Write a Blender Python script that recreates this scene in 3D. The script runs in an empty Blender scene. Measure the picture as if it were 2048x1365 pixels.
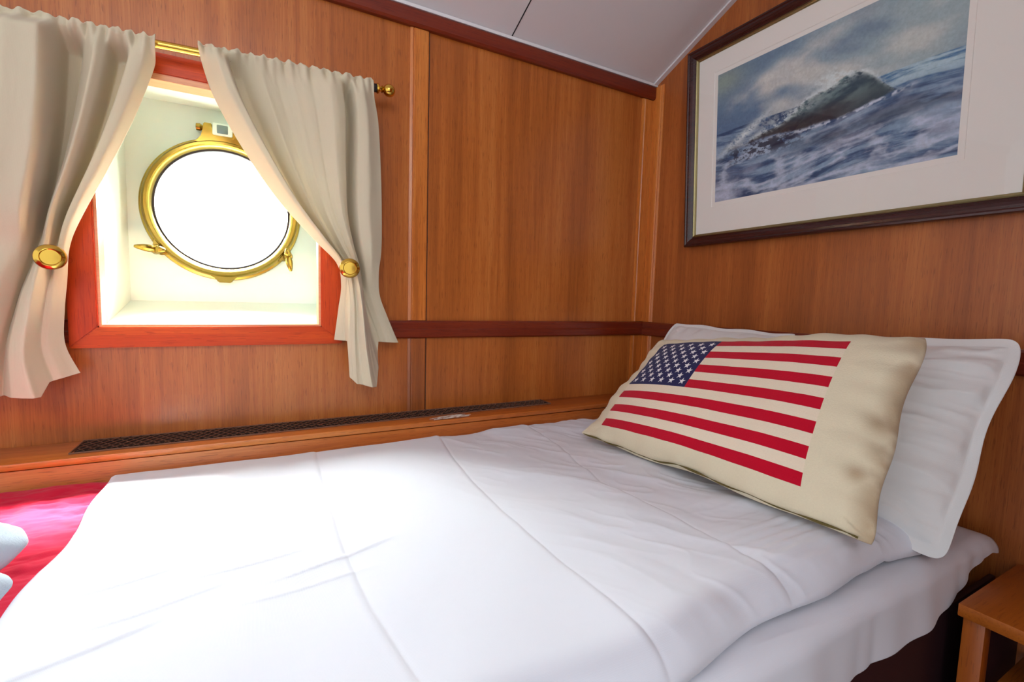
import bpy, bmesh, math, random
import numpy as np
from mathutils import Vector, Matrix, Quaternion
random.seed(7)
SC = bpy.context.scene
COL = SC.collection
PI = math.pi

# ------------------------------------------------------------------ helpers
def lin(c):
    return tuple((x/12.92 if x <= 0.04045 else ((x+0.055)/1.055)**2.4) for x in c)
def rgb(r, g, b):
    return lin((r/255, g/255, b/255)) + (1.0,)

def tag(o, label=None, cat=None, group=None, kind=None):
    if label: o['label'] = label
    if cat: o['category'] = cat
    if group: o['group'] = group
    if kind: o['kind'] = kind
    return o

def thing(name, label, cat, loc, group=None):
    o = bpy.data.objects.new(name, None); COL.objects.link(o)
    o.location = loc; o.empty_display_size = 0.05
    return tag(o, label, cat, group)

def world_loc(o):
    v = Vector((0, 0, 0))
    while o is not None:
        v += o.location; o = o.parent
    return v

def link_mesh(name, me, mat, parent=None, origin=None, smooth=True, auto=None):
    """vertices are given in world metres; the object gets its own origin"""
    if origin is None:
        if parent is not None and parent.type == 'EMPTY':
            origin = world_loc(parent)
        else:
            n = len(me.vertices); co = np.empty(n*3); me.vertices.foreach_get('co', co); co = co.reshape(-1, 3)
            c = (co.min(0)+co.max(0))/2; origin = Vector((c[0], c[1], co[:, 2].min()))
    origin = Vector(origin)
    me.transform(Matrix.Translation(-origin))
    if smooth:
        me.polygons.foreach_set('use_smooth', [True]*len(me.polygons))
        if auto is not None:
            me.set_sharp_from_angle(angle=math.radians(auto))
    if mat is not None and not me.materials: me.materials.append(mat)
    o = bpy.data.objects.new(name, me); COL.objects.link(o)
    if parent is not None:
        o.parent = parent; o.location = origin-world_loc(parent)
    else:
        o.location = origin
    return o

def obj(name, bm, mat, parent=None, origin=None, smooth=True, auto=35):
    me = bpy.data.meshes.new(name)
    bmesh.ops.recalc_face_normals(bm, faces=bm.faces)
    bm.to_mesh(me); bm.free()
    return link_mesh(name, me, mat, parent, origin, smooth, auto)

def struct(name, bm, mat, **k):
    return tag(obj(name, bm, mat, **k), kind='structure')

def add_box(bm, x0, x1, y0, y1, z0, z1, bev=0.0, seg=2):
    r = bmesh.ops.create_cube(bm, size=1.0)
    vs = r['verts']
    for v in vs:
        v.co = Vector(((x0+x1)/2+v.co.x*(x1-x0), (y0+y1)/2+v.co.y*(y1-y0), (z0+z1)/2+v.co.z*(z1-z0)))
    if bev > 0:
        es = list({e for v in vs for e in v.link_edges})
        bmesh.ops.bevel(bm, geom=es, offset=bev, segments=seg, profile=0.5, affect='EDGES')

def add_prism(bm, poly, axis, a, b):
    """extrude a 2D polygon along an axis (0,1,2); poly gives the other two coords in order"""
    def P(p, t):
        if axis == 0: return (t, p[0], p[1])
        if axis == 1: return (p[0], t, p[1])
        return (p[0], p[1], t)
    v0 = [bm.verts.new(P(p, a)) for p in poly]; v1 = [bm.verts.new(P(p, b)) for p in poly]
    n = len(poly)
    bm.faces.new(v0); bm.faces.new(list(reversed(v1)))
    for i in range(n):
        bm.faces.new((v0[i], v0[(i+1) % n], v1[(i+1) % n], v1[i]))

def add_lathe(bm, prof, origin, axis, seg=48, sx=1.0):
    """prof = [(radius, distance along axis)]"""
    axis = Vector(axis).normalized()
    q = Vector((0, 0, 1)).rotation_difference(axis)
    rings = []
    for r, h in prof:
        if r < 1e-6:
            rings.append([bm.verts.new(Vector(origin)+q @ Vector((0, 0, h)))])
        else:
            rings.append([bm.verts.new(Vector(origin)+q @ Vector((r*math.cos(2*PI*i/seg)*sx, r*math.sin(2*PI*i/seg), h))) for i in range(seg)])
    for A, B in zip(rings, rings[1:]):
        for i in range(seg):
            j = (i+1) % seg
            if len(A) == 1 and len(B) == 1: continue
            if len(A) == 1: bm.faces.new((A[0], B[i], B[j]))
            elif len(B) == 1: bm.faces.new((A[i], B[0], A[j]))
            else: bm.faces.new((A[i], B[i], B[j], A[j]))

def add_tube(bm, pts, r, seg=8, caps=True):
    pts = [Vector(p) for p in pts]; rings = []; up = None
    for i, p in enumerate(pts):
        d = (pts[min(i+1, len(pts)-1)]-pts[max(i-1, 0)]).normalized()
        if up is None:
            up = d.orthogonal().normalized()
        up = (up-d*up.dot(d)).normalized(); sd = d.cross(up)
        rr = r[i] if isinstance(r, (list, tuple)) else r
        rings.append([bm.verts.new(p+up*rr*math.cos(2*PI*k/seg)+sd*rr*math.sin(2*PI*k/seg)) for k in range(seg)])
    for A, B in zip(rings, rings[1:]):
        for k in range(seg):
            bm.faces.new((A[k], A[(k+1) % seg], B[(k+1) % seg], B[k]))
    if caps:
        bm.faces.new(rings[0]); bm.faces.new(list(reversed(rings[-1])))

def grid_mesh(name, P, uv=None, col=None, closed_u=False):
    """P: (nu, nv, 3) array -> quad mesh, optional uv (nu,nv,2) and colour (nu,nv,4)"""
    nu, nv = P.shape[:2]
    idx = np.arange(nu*nv).reshape(nu, nv)
    a = idx[:-1, :-1].ravel(); b = idx[1:, :-1].ravel(); c = idx[1:, 1:].ravel(); d = idx[:-1, 1:].ravel()
    F = np.stack([a, b, c, d], 1)
    me = bpy.data.meshes.new(name)
    me.vertices.add(nu*nv); me.vertices.foreach_set('co', P.reshape(-1).astype(np.float32))
    me.loops.add(len(F)*4); me.loops.foreach_set('vertex_index', F.ravel().astype(np.int32))
    me.polygons.add(len(F)); me.polygons.foreach_set('loop_start', np.arange(0, len(F)*4, 4, dtype=np.int32))
    if hasattr(me.polygons[0], 'loop_total'):
        try: me.polygons.foreach_set('loop_total', np.full(len(F), 4, dtype=np.int32))
        except Exception: pass
    me.update(calc_edges=True)
    if uv is not None:
        l = me.uv_layers.new(name='UVMap'); l.data.foreach_set('uv', uv.reshape(-1, 2)[F.ravel()].ravel().astype(np.float32))
    if col is not None:
        at = me.color_attributes.new(name='Col', type='FLOAT_COLOR', domain='POINT')
        at.data.foreach_set('color', col.reshape(-1).astype(np.float32))
    me.validate()
    return me

# ---- numpy noise
def vnoise(x, y, seed=0):
    rs = np.random.RandomState(seed); T = rs.rand(256, 256)
    xi = np.floor(x).astype(int); yi = np.floor(y).astype(int); fx = x-xi; fy = y-yi
    fx = fx*fx*fx*(fx*(fx*6-15)+10); fy = fy*fy*fy*(fy*(fy*6-15)+10)
    g = lambda i, j: T[i % 256, j % 256]
    return ((g(xi, yi)*(1-fx)+g(xi+1, yi)*fx)*(1-fy)+(g(xi, yi+1)*(1-fx)+g(xi+1, yi+1)*fx)*fy)
def fbm(x, y, seed=0, oct=5, gain=0.5):
    s = 0; a = 1; t = 0
    for k in range(oct):
        s = s+a*vnoise(x*2**k+17*k, y*2**k+31*k, seed+k); t += a; a *= gain
    return s/t
def ridged(x, y, seed=0, oct=4):
    s = 0; a = 1; t = 0
    for k in range(oct):
        s = s+a*(1-np.abs(2*vnoise(x*2**k+9*k, y*2**k+5*k, seed+k)-1)); t += a; a *= 0.5
    return s/t
def sm(a, b, x):
    t = np.clip((x-a)/(b-a), 0, 1); return t*t*(3-2*t)
def catmull(pts, ts):
    """pts (n,k) -> values at ts in [0,1], monotone-ish cubic through the points"""
    pts = np.array(pts, float); n = len(pts); s = np.clip(np.array(ts)*(n-1), 0, n-1-1e-9); i = s.astype(int); f = (s-i)[:, None]
    p0 = pts[np.clip(i-1, 0, n-1)]; p1 = pts[i]; p2 = pts[i+1]; p3 = pts[np.clip(i+2, 0, n-1)]
    return 0.5*((2*p1)+(-p0+p2)*f+(2*p0-5*p1+4*p2-p3)*f*f+(-p0+3*p1-3*p2+p3)*f**3)

# ------------------------------------------------------------------ materials
class NT:
    def __init__(s, name, rough=0.5, metal=0.0, spec=0.5):
        s.m = bpy.data.materials.new(name); s.m.use_nodes = True; s.t = s.m.node_tree
        s.b = s.t.nodes['Principled BSDF']; s.out = s.t.nodes['Material Output']
        s.b.inputs['Roughness'].default_value = rough; s.b.inputs['Metallic'].default_value = metal
        s.b.inputs['Specular IOR Level'].default_value = spec
    def n(s, typ, **k):
        nd = s.t.nodes.new(typ)
        for a, v in k.items(): setattr(nd, a, v)
        return nd
    def l(s, a, b): s.t.links.new(a, b)
    def set(s, sock, v):
        if hasattr(v, 'is_linked') or isinstance(v, bpy.types.NodeSocket): s.l(v, sock)
        else: sock.default_value = v
    def math(s, op, a, b=None, c=None, clamp=False):
        nd = s.n('ShaderNodeMath', operation=op); nd.use_clamp = clamp
        s.set(nd.inputs[0], a)
        if b is not None: s.set(nd.inputs[1], b)
        if c is not None: s.set(nd.inputs[2], c)
        return nd.outputs[0]
    def noise(s, vec, scale, detail=4, rough=0.55, dist=0.0):
        nd = s.n('ShaderNodeTexNoise'); s.l(vec, nd.inputs['Vector'])
        nd.inputs['Scale'].default_value = scale; nd.inputs['Detail'].default_value = detail
        nd.inputs['Roughness'].default_value = rough; nd.inputs['Distortion'].default_value = dist
        return nd.outputs['Fac']
    def mapping(s, vec, scale, loc=(0, 0, 0), rot=(0, 0, 0)):
        nd = s.n('ShaderNodeMapping'); s.l(vec, nd.inputs['Vector'])
        nd.inputs['Scale'].default_value = scale; nd.inputs['Location'].default_value = loc; nd.inputs['Rotation'].default_value = rot
        return nd.outputs[0]
    def mix(s, fac, a, b, blend='MIX'):
        nd = s.n('ShaderNodeMix', data_type='RGBA', blend_type=blend)
        s.set(nd.inputs[0], fac); s.set(nd.inputs[6], a); s.set(nd.inputs[7], b)
        return nd.outputs[2]
    def ramp(s, fac, stops):
        nd = s.n('ShaderNodeValToRGB'); s.l(fac, nd.inputs[0]); r = nd.color_ramp
        while len(r.elements) < len(stops): r.elements.new(0.5)
        for e, (p, c) in zip(r.elements, stops): e.position = p; e.color = c
        return nd.outputs[0]
    def bump(s, h, strength=0.3, dist=0.002):
        nd = s.n('ShaderNodeBump'); nd.inputs['Strength'].default_value = strength; nd.inputs['Distance'].default_value = dist
        s.l(h, nd.inputs['Height']); s.l(nd.outputs[0], s.b.inputs['Normal']); return nd
    def obj_co(s): return s.n('ShaderNodeTexCoord').outputs['Object']

def wood(name, dark, mid, light, axis=2, rough=0.33, seed=0.0, contrast=1.0, coat=0.15, fine=1.0, spec=0.5):
    k = NT(name, rough, 0, spec); co = k.obj_co()
    def sc(a, b):
        v = [a, a, a]; v[axis] = b; return tuple(v)
    broad = k.noise(k.mapping(co, sc(7, 0.45), (seed, seed*2, seed)), 1.0, 3, 0.5, 0.6)
    med = k.noise(k.mapping(co, sc(55, 1.6), (seed*3, 1, 2)), 1.0, 4, 0.6, 0.3)
    fin = k.noise(k.mapping(co, sc(330*fine, 7), (1, seed, 2)), 1.0, 3, 0.6)
    pore = k.noise(k.mapping(co, sc(600*fine, 28), (3, seed, 5)), 1.0, 1, 0.5)
    f = k.math('ADD', k.math('MULTIPLY', broad, 0.50), k.math('MULTIPLY', med, 0.32))
    f = k.math('ADD', f, k.math('MULTIPLY', fin, 0.24))
    f = k.math('MULTIPLY_ADD', k.math('SUBTRACT', f, 0.53), 1.5*contrast, 0.5, clamp=True)
    c = k.ramp(f, [(0.12, dark), (0.5, mid), (0.88, light)])
    p = k.math('LESS_THAN', pore, 0.36)
    c = k.mix(k.math('MULTIPLY', p, 0.5), c, dark)
    k.l(c, k.b.inputs['Base Color'])
    k.bump(k.math('ADD', k.math('MULTIPLY', fin, 0.7), k.math('MULTIPLY', p, -0.4)), 0.12, 0.001)
    k.b.inputs['Coat Weight'].default_value = coat; k.b.inputs['Coat Roughness'].default_value = 0.25
    return k.m

def plain(name, c, rough=0.5, metal=0.0, spec=0.5, bump=0.0, bscale=200, var=0.0):
    k = NT(name, rough, metal, spec); co = k.obj_co()
    nz = k.noise(co, bscale, 3)
    if var > 0:
        n2 = k.noise(co, bscale*0.1, 4)
        k.l(k.mix(k.math('MULTIPLY', n2, var), c, tuple(x*0.5 for x in c[:3])+(1,)), k.b.inputs['Base Color'])
    else:
        k.b.inputs['Base Color'].default_value = c
    if bump > 0: k.bump(nz, bump, 0.001)
    return k.m

def fabric(name, c, rough=0.9, weave=900, strength=0.25, transl=0.0, var=0.06, sheen=0.2):
    k = NT(name, rough, 0, 0.2); co = k.obj_co()
    w1 = k.n('ShaderNodeTexWave', wave_type='BANDS', bands_direction='X'); w1.inputs['Scale'].default_value = weave/6
    w2 = k.n('ShaderNodeTexWave', wave_type='BANDS', bands_direction='Z'); w2.inputs['Scale'].default_value = weave/6
    w3 = k.n('ShaderNodeTexWave', wave_type='BANDS', bands_direction='Y'); w3.inputs['Scale'].default_value = weave/6
    for w in (w1, w2, w3): k.l(co, w.inputs['Vector'])
    n1 = k.noise(co, 260, 3)
    h = k.math('ADD', k.math('ADD', w1.outputs['Fac'], w2.outputs['Fac']), k.math('ADD', w3.outputs['Fac'], n1))
    n2 = k.noise(co, 9, 4)
    dk = tuple(x*0.78 for x in c[:3])+(1,)
    k.l(k.mix(k.math('MULTIPLY', n2, var*6, clamp=True), c, k.mix(0.5, c, dk)), k.b.inputs['Base Color'])
    k.bump(h, strength, 0.0004)
    k.b.inputs['Sheen Weight'].default_value = sheen
    if transl > 0:
        tr = k.n('ShaderNodeBsdfTranslucent'); tr.inputs['Color'].default_value = c
        mx = k.n('ShaderNodeMixShader'); mx.inputs[0].default_value = transl
        k.l(k.b.outputs[0], mx.inputs[1]); k.l(tr.outputs[0], mx.inputs[2]); k.l(mx.outputs[0], k.out.inputs[0])
    return k.m

M = {}
M['panel'] = wood('teak veneer', rgb(118, 56, 14), rgb(178, 98, 38), rgb(212, 136, 68), rough=0.34, seed=1.0, contrast=1.15)
M['panel_right'] = wood('teak veneer right', rgb(112, 54, 14), rgb(166, 90, 36), rgb(200, 122, 58), rough=0.4, seed=4.0, contrast=1.1)
M['batten'] = wood('teak batten', rgb(132, 64, 14), rgb(198, 110, 40), rgb(226, 148, 70), rough=0.34, seed=8.0, contrast=1.4)
M['mahog_x'] = wood('dark mahogany rail', rgb(74, 18, 6), rgb(112, 34, 12), rgb(142, 56, 24), axis=0, rough=0.3, seed=2.0)
M['mahog_y'] = wood('dark mahogany rail side', rgb(74, 20, 8), rgb(104, 34, 14), rgb(134, 56, 24), axis=1, rough=0.3, seed=3.0)
M['frame_x'] = wood('red mahogany window frame', rgb(150, 36, 0), rgb(200, 66, 4), rgb(228, 100, 18), axis=0, rough=0.4, seed=5.0, coat=0.05, spec=0.3)
M['frame_z'] = wood('red mahogany window frame upright', rgb(150, 34, 0), rgb(198, 62, 4), rgb(226, 96, 18), axis=2, rough=0.4, seed=6.0, coat=0.05, spec=0.3)
M['lip'] = wood('pale window lip', rgb(206, 130, 84), rgb(226, 158, 112), rgb(240, 184, 140), axis=0, rough=0.4, seed=6.0)
M['ledge'] = wood('ledge teak', rgb(134, 62, 16), rgb(194, 104, 40), rgb(222, 142, 70), axis=0, rough=0.32, seed=9.0, contrast=1.2)
M['table'] = wood('night table wood', rgb(146, 72, 18), rgb(184, 100, 30), rgb(206, 126, 48), axis=0, rough=0.38, seed=11.0, fine=0.6)
M['table_z'] = wood('night table upright wood', rgb(140, 66, 16), rgb(176, 90, 26), rgb(200, 116, 44), axis=2, rough=0.38, seed=12.0, fine=0.6)
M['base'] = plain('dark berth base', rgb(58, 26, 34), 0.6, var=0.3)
M['picframe'] = wood('dark walnut frame', rgb(34, 10, 10), rgb(58, 22, 20), rgb(84, 40, 34), axis=1, rough=0.22, seed=13.0, coat=0.1)
M['ceiling'] = plain('white ceiling panel', rgb(226, 224, 226), 0.55, bump=0.03)
M['white_paint'] = plain('white paint', rgb(230, 246, 238), 0.45, bump=0.03)
M['seam'] = plain('dark seam', rgb(30, 30, 34), 0.8)
M['brass'] = plain('polished brass', rgb(214, 172, 74), 0.16, 1.0)
M['brass_old'] = plain('aged brass', rgb(168, 140, 62), 0.26, 1.0, bump=0.25, bscale=60, var=0.5)
M['dark_metal'] = plain('dark rod socket', rgb(40, 30, 26), 0.5, 0.5)
M['gold'] = plain('gilt slip', rgb(168, 156, 112), 0.4, 1.0, bump=0.5, bscale=150, var=0.6)
M['mat_board'] = plain('mat board', rgb(234, 232, 226), 0.85, spec=0.2, bump=0.05)
M['curtain'] = fabric('beige curtain cloth', rgb(224, 213, 186), transl=0.22, weave=1400, strength=0.12, var=0.03)
M['sheet'] = fabric('white cotton', rgb(226, 231, 242), transl=0.0, weave=1600, strength=0.08, var=0.02)
M['pillow'] = fabric('white pillow cotton', rgb(232, 232, 232), transl=0.0, weave=1200, strength=0.12, var=0.03)
M['red'] = fabric('crimson throw cloth', rgb(206, 0, 56), transl=0.0, weave=1200, strength=0.15, var=0.10, sheen=0.1)
M['towel'] = plain('pale blue terry', rgb(206, 222, 236), 0.95, spec=0.1, bump=0.9, bscale=420)
M['grille'] = plain('brown vent metal', rgb(132, 92, 72), 0.45, 0.2, var=0.3)
M['grille_dark'] = plain('vent hollow', rgb(26, 14, 12), 0.8)
M['seam_thread'] = plain('olive cushion seam', rgb(96, 84, 40), 0.9)
M['floor'] = plain('dark floor', rgb(60, 30, 26), 0.6, var=0.3)
M['floor'].name = 'dark floor'
k = NT('torn clear tape', 0.25, 0, 0.6); co = k.obj_co()
k.l(k.ramp(k.noise(k.mapping(co, (60, 400, 60)), 1.0, 3), [(0.35, rgb(150, 96, 60)), (0.6, rgb(226, 214, 204))]), k.b.inputs['Base Color'])
M['tape'] = k.m
k = NT('window glass', 0.0, 0, 0.5)
k.b.inputs['Transmission Weight'].default_value = 1.0; k.b.inputs['IOR'].default_value = 1.0; k.b.inputs['Base Color'].default_value = (1, 1, 1, 1)
gl = k.n('ShaderNodeBsdfTransparent'); g2 = k.n('ShaderNodeBsdfGlossy'); g2.inputs['Roughness'].default_value = 0.02
mx = k.n('ShaderNodeMixShader'); mx.inputs[0].default_value = 0.03
k.l(gl.outputs[0], mx.inputs[1]); k.l(g2.outputs[0], mx.inputs[2]); k.l(mx.outputs[0], k.out.inputs[0])
M['glass'] = k.m
# painted sea picture: per-vertex paint
k = NT('sea picture print', 0.5, 0, 0.3)
at = k.n('ShaderNodeAttribute', attribute_name='Col'); k.l(at.outputs['Color'], k.b.inputs['Base Color'])
M['painting'] = k.m
# flag cushion cloth: stripes / canton / stars from UV, stains from colour attribute
k = NT('flag cushion cloth', 0.95, 0, 0.15)
uvn = k.n('ShaderNodeUVMap', uv_map='UVMap'); sp = k.n('ShaderNodeSeparateXYZ'); k.l(uvn.outputs[0], sp.inputs[0])
U, V = sp.outputs[0], sp.outputs[1]
at = k.n('ShaderNodeAttribute', attribute_name='Col')
co = k.obj_co()
inside = k.math('MULTIPLY', k.math('MULTIPLY', k.math('GREATER_THAN', U, 0.0), k.math('LESS_THAN', U, 1.0)),
                k.math('MULTIPLY', k.math('GREATER_THAN', V, 0.0), k.math('LESS_THAN', V, 1.0)))
row = k.math('MULTIPLY', k.math('SUBTRACT', 1.0, V), 13.0)
stripe = k.math('LESS_THAN', k.math('MODULO', row, 2.0), 1.0)
CU, CV = 0.405, 0.4615
canton = k.math('MULTIPLY', inside, k.math('MULTIPLY', k.math('LESS_THAN', U, CU), k.math('GREATER_THAN', V, CV)))
cu = k.math('DIVIDE', U, CU); cv = k.math('DIVIDE', k.math('SUBTRACT', V, CV), 1-CV)
def starfield(off):
    a = k.math('MULTIPLY_ADD', cu, 6.0, off); b = k.math('MULTIPLY_ADD', cv, 5.0, off)
    fa = k.math('SUBTRACT', k.math('FRACT', a), 0.5); fb = k.math('SUBTRACT', k.math('FRACT', b), 0.5)
    fa = k.math('MULTIPLY', fa, 1.08)
    r = k.math('SQRT', k.math('ADD', k.math('MULTIPLY', fa, fa), k.math('MULTIPLY', fb, fb)))
    th = k.math('ADD', k.math('ARCTAN2', fa, fb), 4*PI)
    ph = k.math('ABSOLUTE', k.math('SUBTRACT', k.math('MODULO', th, 2*PI/5), PI/5))   # PI/5 at a tip
    ph = k.math('SUBTRACT', PI/5, ph)
    e = k.math('MULTIPLY', r, k.math('COSINE', k.math('SUBTRACT', ph, math.radians(72))))
    s = k.math('LESS_THAN', e, 0.098)
    if off > 0.2:
        s = k.math('MULTIPLY', s, k.math('MULTIPLY', k.math('GREATER_THAN', cu, 0.09), k.math('LESS_THAN', cu, 0.91)))
        s = k.math('MULTIPLY', s, k.math('MULTIPLY', k.math('GREATER_THAN', cv, 0.1), k.math('LESS_THAN', cv, 0.9)))
    return s
stars = k.math('MAXIMUM', starfield(0.0), starfield(0.5))
wn = k.noise(co, 380, 2)
base = at.outputs['Color']
c = k.mix(k.math('MULTIPLY', inside, 0.35), base, rgb(250, 228, 214))
c = k.mix(k.math('MULTIPLY', inside, stripe), c, rgb(190, 4, 40))
c = k.mix(canton, c, rgb(38, 38, 84))
c = k.mix(k.math('MULTIPLY', canton, stars), c, rgb(240, 238, 240))
c = k.mix(k.math('MULTIPLY', wn, 0.16), c, k.mix(0.5, c, (0.02, 0.01, 0.01, 1)))
k.l(c, k.b.inputs['Base Color']); k.bump(wn, 0.5, 0.001); k.b.inputs['Sheen Weight'].default_value = 0.15
M['flag'] = k.m

# ------------------------------------------------------------------ room shell
CZ0 = 1.885; SL = 0.43                     # deckhead height at window wall, slope
def ceil_z(y): return CZ0-SL*y if y > -1.15 else CZ0+SL*1.15
# window wall (y = 0) with the square window opening, boards run down behind the ledge
X0 = -3.2; XW0, XW1, ZW0, ZW1 = -1.487, -1.067, 1.073, 1.590
bm = bmesh.new()
add_box(bm, X0, XW0, 0, 0.03, 0, 1.90); add_box(bm, XW1, 0, 0, 0.03, 0, 1.90)
add_box(bm, XW0, XW1, 0, 0.03, 0, ZW0); add_box(bm, XW0, XW1, 0, 0.03, ZW1, 1.90)
struct('wall_back', bm, M['panel'], smooth=False, origin=(0, 0, 0))
# picture wall (x = 0), top follows the sloping ceiling
bm = bmesh.new()
add_prism(bm, [(0.03, 0), (0.03, 1.9), (-1.15, ceil_z(-1.15)+0.02), (-3.2, ceil_z(-1.2)+0.02), (-3.2, 0)], 0, 0.0, 0.03)
struct('wall_right', bm, M['panel_right'], smooth=False, origin=(0, 0, 0))
bm = bmesh.new()
add_prism(bm, [(0.03, CZ0-0.012), (0.03, CZ0+0.03), (-1.15, ceil_z(-1.15)+0.04), (-3.2, ceil_z(-1.2)+0.04), (-3.2, ceil_z(-1.2)), (-1.15, ceil_z(-1.15)), (0.0, CZ0)], 0, X0, 0.0)
struct('ceiling', bm, M['ceiling'], smooth=False)
bm = bmesh.new(); add_box(bm, X0, 0.0, -3.2, 0.0, -0.03, 0.0)
struct('floor', bm, M['floor'], smooth=False)
bm = bmesh.new(); add_box(bm, -0.95, 0.0, -1.72, -1.69, 0, 2.3)  # added partial wall out of view, keeps sky light off the right corner
struct('added_shade_wall', bm, M['panel_right'], smooth=False)
# ceiling seam and white edge strips
def slope_strip(bm, x0, x1, ya, yb, th, ofs=0.0):
    add_prism(bm, [(ya, ceil_z(ya)-ofs), (yb, ceil_z(yb)-ofs), (yb, ceil_z(yb)-ofs-th), (ya, ceil_z(ya)-ofs-th)], 0, x0, x1)
bm = bmesh.new(); slope_strip(bm, -0.5615, -0.5585, -0.012, -1.15, 0.0008)
struct('trim_1', bm, M['seam'], smooth=False)
bm = bmesh.new(); slope_strip(bm, -0.016, 0.0, 0.0, -1.15, 0.006)
struct('trim_2', bm, M['ceiling'], smooth=False)
bm = bmesh.new(); add_box(bm, X0, 0.0, -0.016, 0.0, CZ0-0.004, CZ0+0.004)
struct('trim_3', bm, M['ceiling'], smooth=False)
# crown rail
bm = bmesh.new(); add_prism(bm, [(0, 1.839), (-0.012, 1.839), (-0.016, 1.845), (-0.016, 1.876), (-0.012, 1.881), (0, 1.881)], 0, X0, 0.0)
struct('trim_4', bm, M['mahog_x'], origin=(-1, 0, 1.85), smooth=False)
# chair rails on both walls
rail = [(0, 1.040), (-0.010, 1.040), (-0.014, 1.044), (-0.014, 1.062), (-0.011, 1.065), (-0.011, 1.082), (-0.008, 1.087), (0, 1.087)]
bm = bmesh.new(); add_prism(bm, rail, 0, X0, -1.533); add_prism(bm, rail, 0, -1.02, 0.0)
struct('trim_5', bm, M['mahog_x'], origin=(-1, 0, 1.06), smooth=False)
bm = bmesh.new(); add_prism(bm, rail, 1, -0.012, -3.2)
struct('trim_6', bm, M['mahog_y'], origin=(0, -1, 1.06), smooth=False)
# vertical battens on the window wall, split by the rail
def batten(bm, x0, x1, z0, z1, t=0.006):
    w = x1-x0
    add_prism(bm, [(x0, 0), (x0, -t*0.6), (x0+w*0.14, -t), (x0+w*0.18, -t*0.6), (x0+w*0.24, -t), (x1-0.003, -t), (x1, -t*0.6), (x1, 0)], 2, z0, z1)
bm = bmesh.new(); batten(bm, -0.848, -0.798, 1.088, 1.838)
struct('trim_7', bm, M['batten'], smooth=False)
bm = bmesh.new(); batten(bm, -0.848, -0.798, 0.838, 1.039)
struct('trim_8', bm, M['panel_right'], smooth=False)
bm = bmesh.new(); add_box(bm, -0.7975, -0.795, -0.0006, 0, 0.838, 1.839)
struct('trim_9', bm, M['seam'], smooth=False)
bm = bmesh.new(); batten(bm, -0.052, -0.004, 1.088, 1.838); batten(bm, -0.052, -0.004, 0.838, 1.039)
struct('trim_10', bm, M['batten'], smooth=False)
bm = bmesh.new()
for z0, z1 in ((1.088, 1.878), (0.80, 1.039)):
    add_prism(bm, [(0, -0.001), (-0.006, -0.001), (-0.006, -0.036), (-0.004, -0.040), (-0.006, -0.044), (-0.003, -0.050), (0, -0.050)], 2, z0, z1)
struct('trim_11', bm, M['batten'], smooth=False)

# ledge along the window wall
t = thing('wall_ledge', 'teak ledge running along the window wall beside the bed', 'ledge', (-1.6, -0.06, 0.60))
bm = bmesh.new(); add_box(bm, X0, -0.007, -0.122, -0.001, 0.824, 0.837, 0.0025); obj('ledge_top', bm, M['ledge'], t)
bm = bmesh.new(); add_box(bm, X0, -0.007, -0.117, -0.10, 0.0, 0.8215, 0.001); obj('fascia', bm, M['ledge'], t)
# expanded-metal vent let into the ledge
t = thing('vent_grille', 'long brown metal mesh vent set into the wooden ledge', 'vent', (-0.97, -0.05, 0.8375))
gx0, gx1, gy0, gy1 = -1.520, -0.420, -0.094, -0.006
bm = bmesh.new(); add_prism(bm, [(gx0+0.004, gy0), (gx1, gy0+0.032), (gx1, gy1), (gx0, gy1)], 2, 0.8372, 0.8378); obj('backing', bm, M['grille_dark'], t)
bm = bmesh.new()
def ylow(x): return gy0+0.032*(x-gx0)/(gx1-gx0)
dx = 0.017; n = int((gx1-gx0)/dx)
for sgn in (1, -1):
    for i in range(-8, n+8):
        xa = gx0+i*dx; pts = []
        for q in range(9):
            f = q/8; x = xa+(f if sgn > 0 else 1-f)*0.060; y = gy0+f*(gy1-gy0)
            if gx0 < x < gx1 and y > ylow(x): pts.append((x, y, 0.8388+0.0006*sgn+0.0004*math.sin(7*i+q)))
        if len(pts) > 1: add_tube(bm, pts, 0.0009, 4, False)
obj('mesh_screen', bm, M['grille'], t, smooth=False)
bm = bmesh.new()
for a, b in (((gx0, gy0-0.002), (gx1, gy0+0.030)), ((gx0, gy1), (gx1, gy1)), ((gx0, gy0-0.002), (gx0, gy1)), ((gx1, gy0+0.03), (gx1, gy1))):
    add_tube(bm, [(a[0], a[1], 0.8385), (b[0], b[1], 0.8385)], 0.0018, 6)
obj('rim', bm, M['grille'], t)
# torn tape scrap
bm = bmesh.new(); random.seed(3)
for j in range(7):
    y = -0.120+j*0.0036; xa = -0.80+random.uniform(-0.02, 0.012); xb = -0.715+random.uniform(-0.015, 0.018)
    pts = [(xa, y, 0.8395), ((xa+xb)/2, y+0.002, 0.8405), (xb, y+0.006, 0.8395)]
    add_tube(bm, pts, [0.0008, 0.0019, 0.0008], 5)
tag(obj('tape_scrap', bm, M['tape']), 'torn scrap of whitish tape on the ledge front edge', 'tape')

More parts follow.
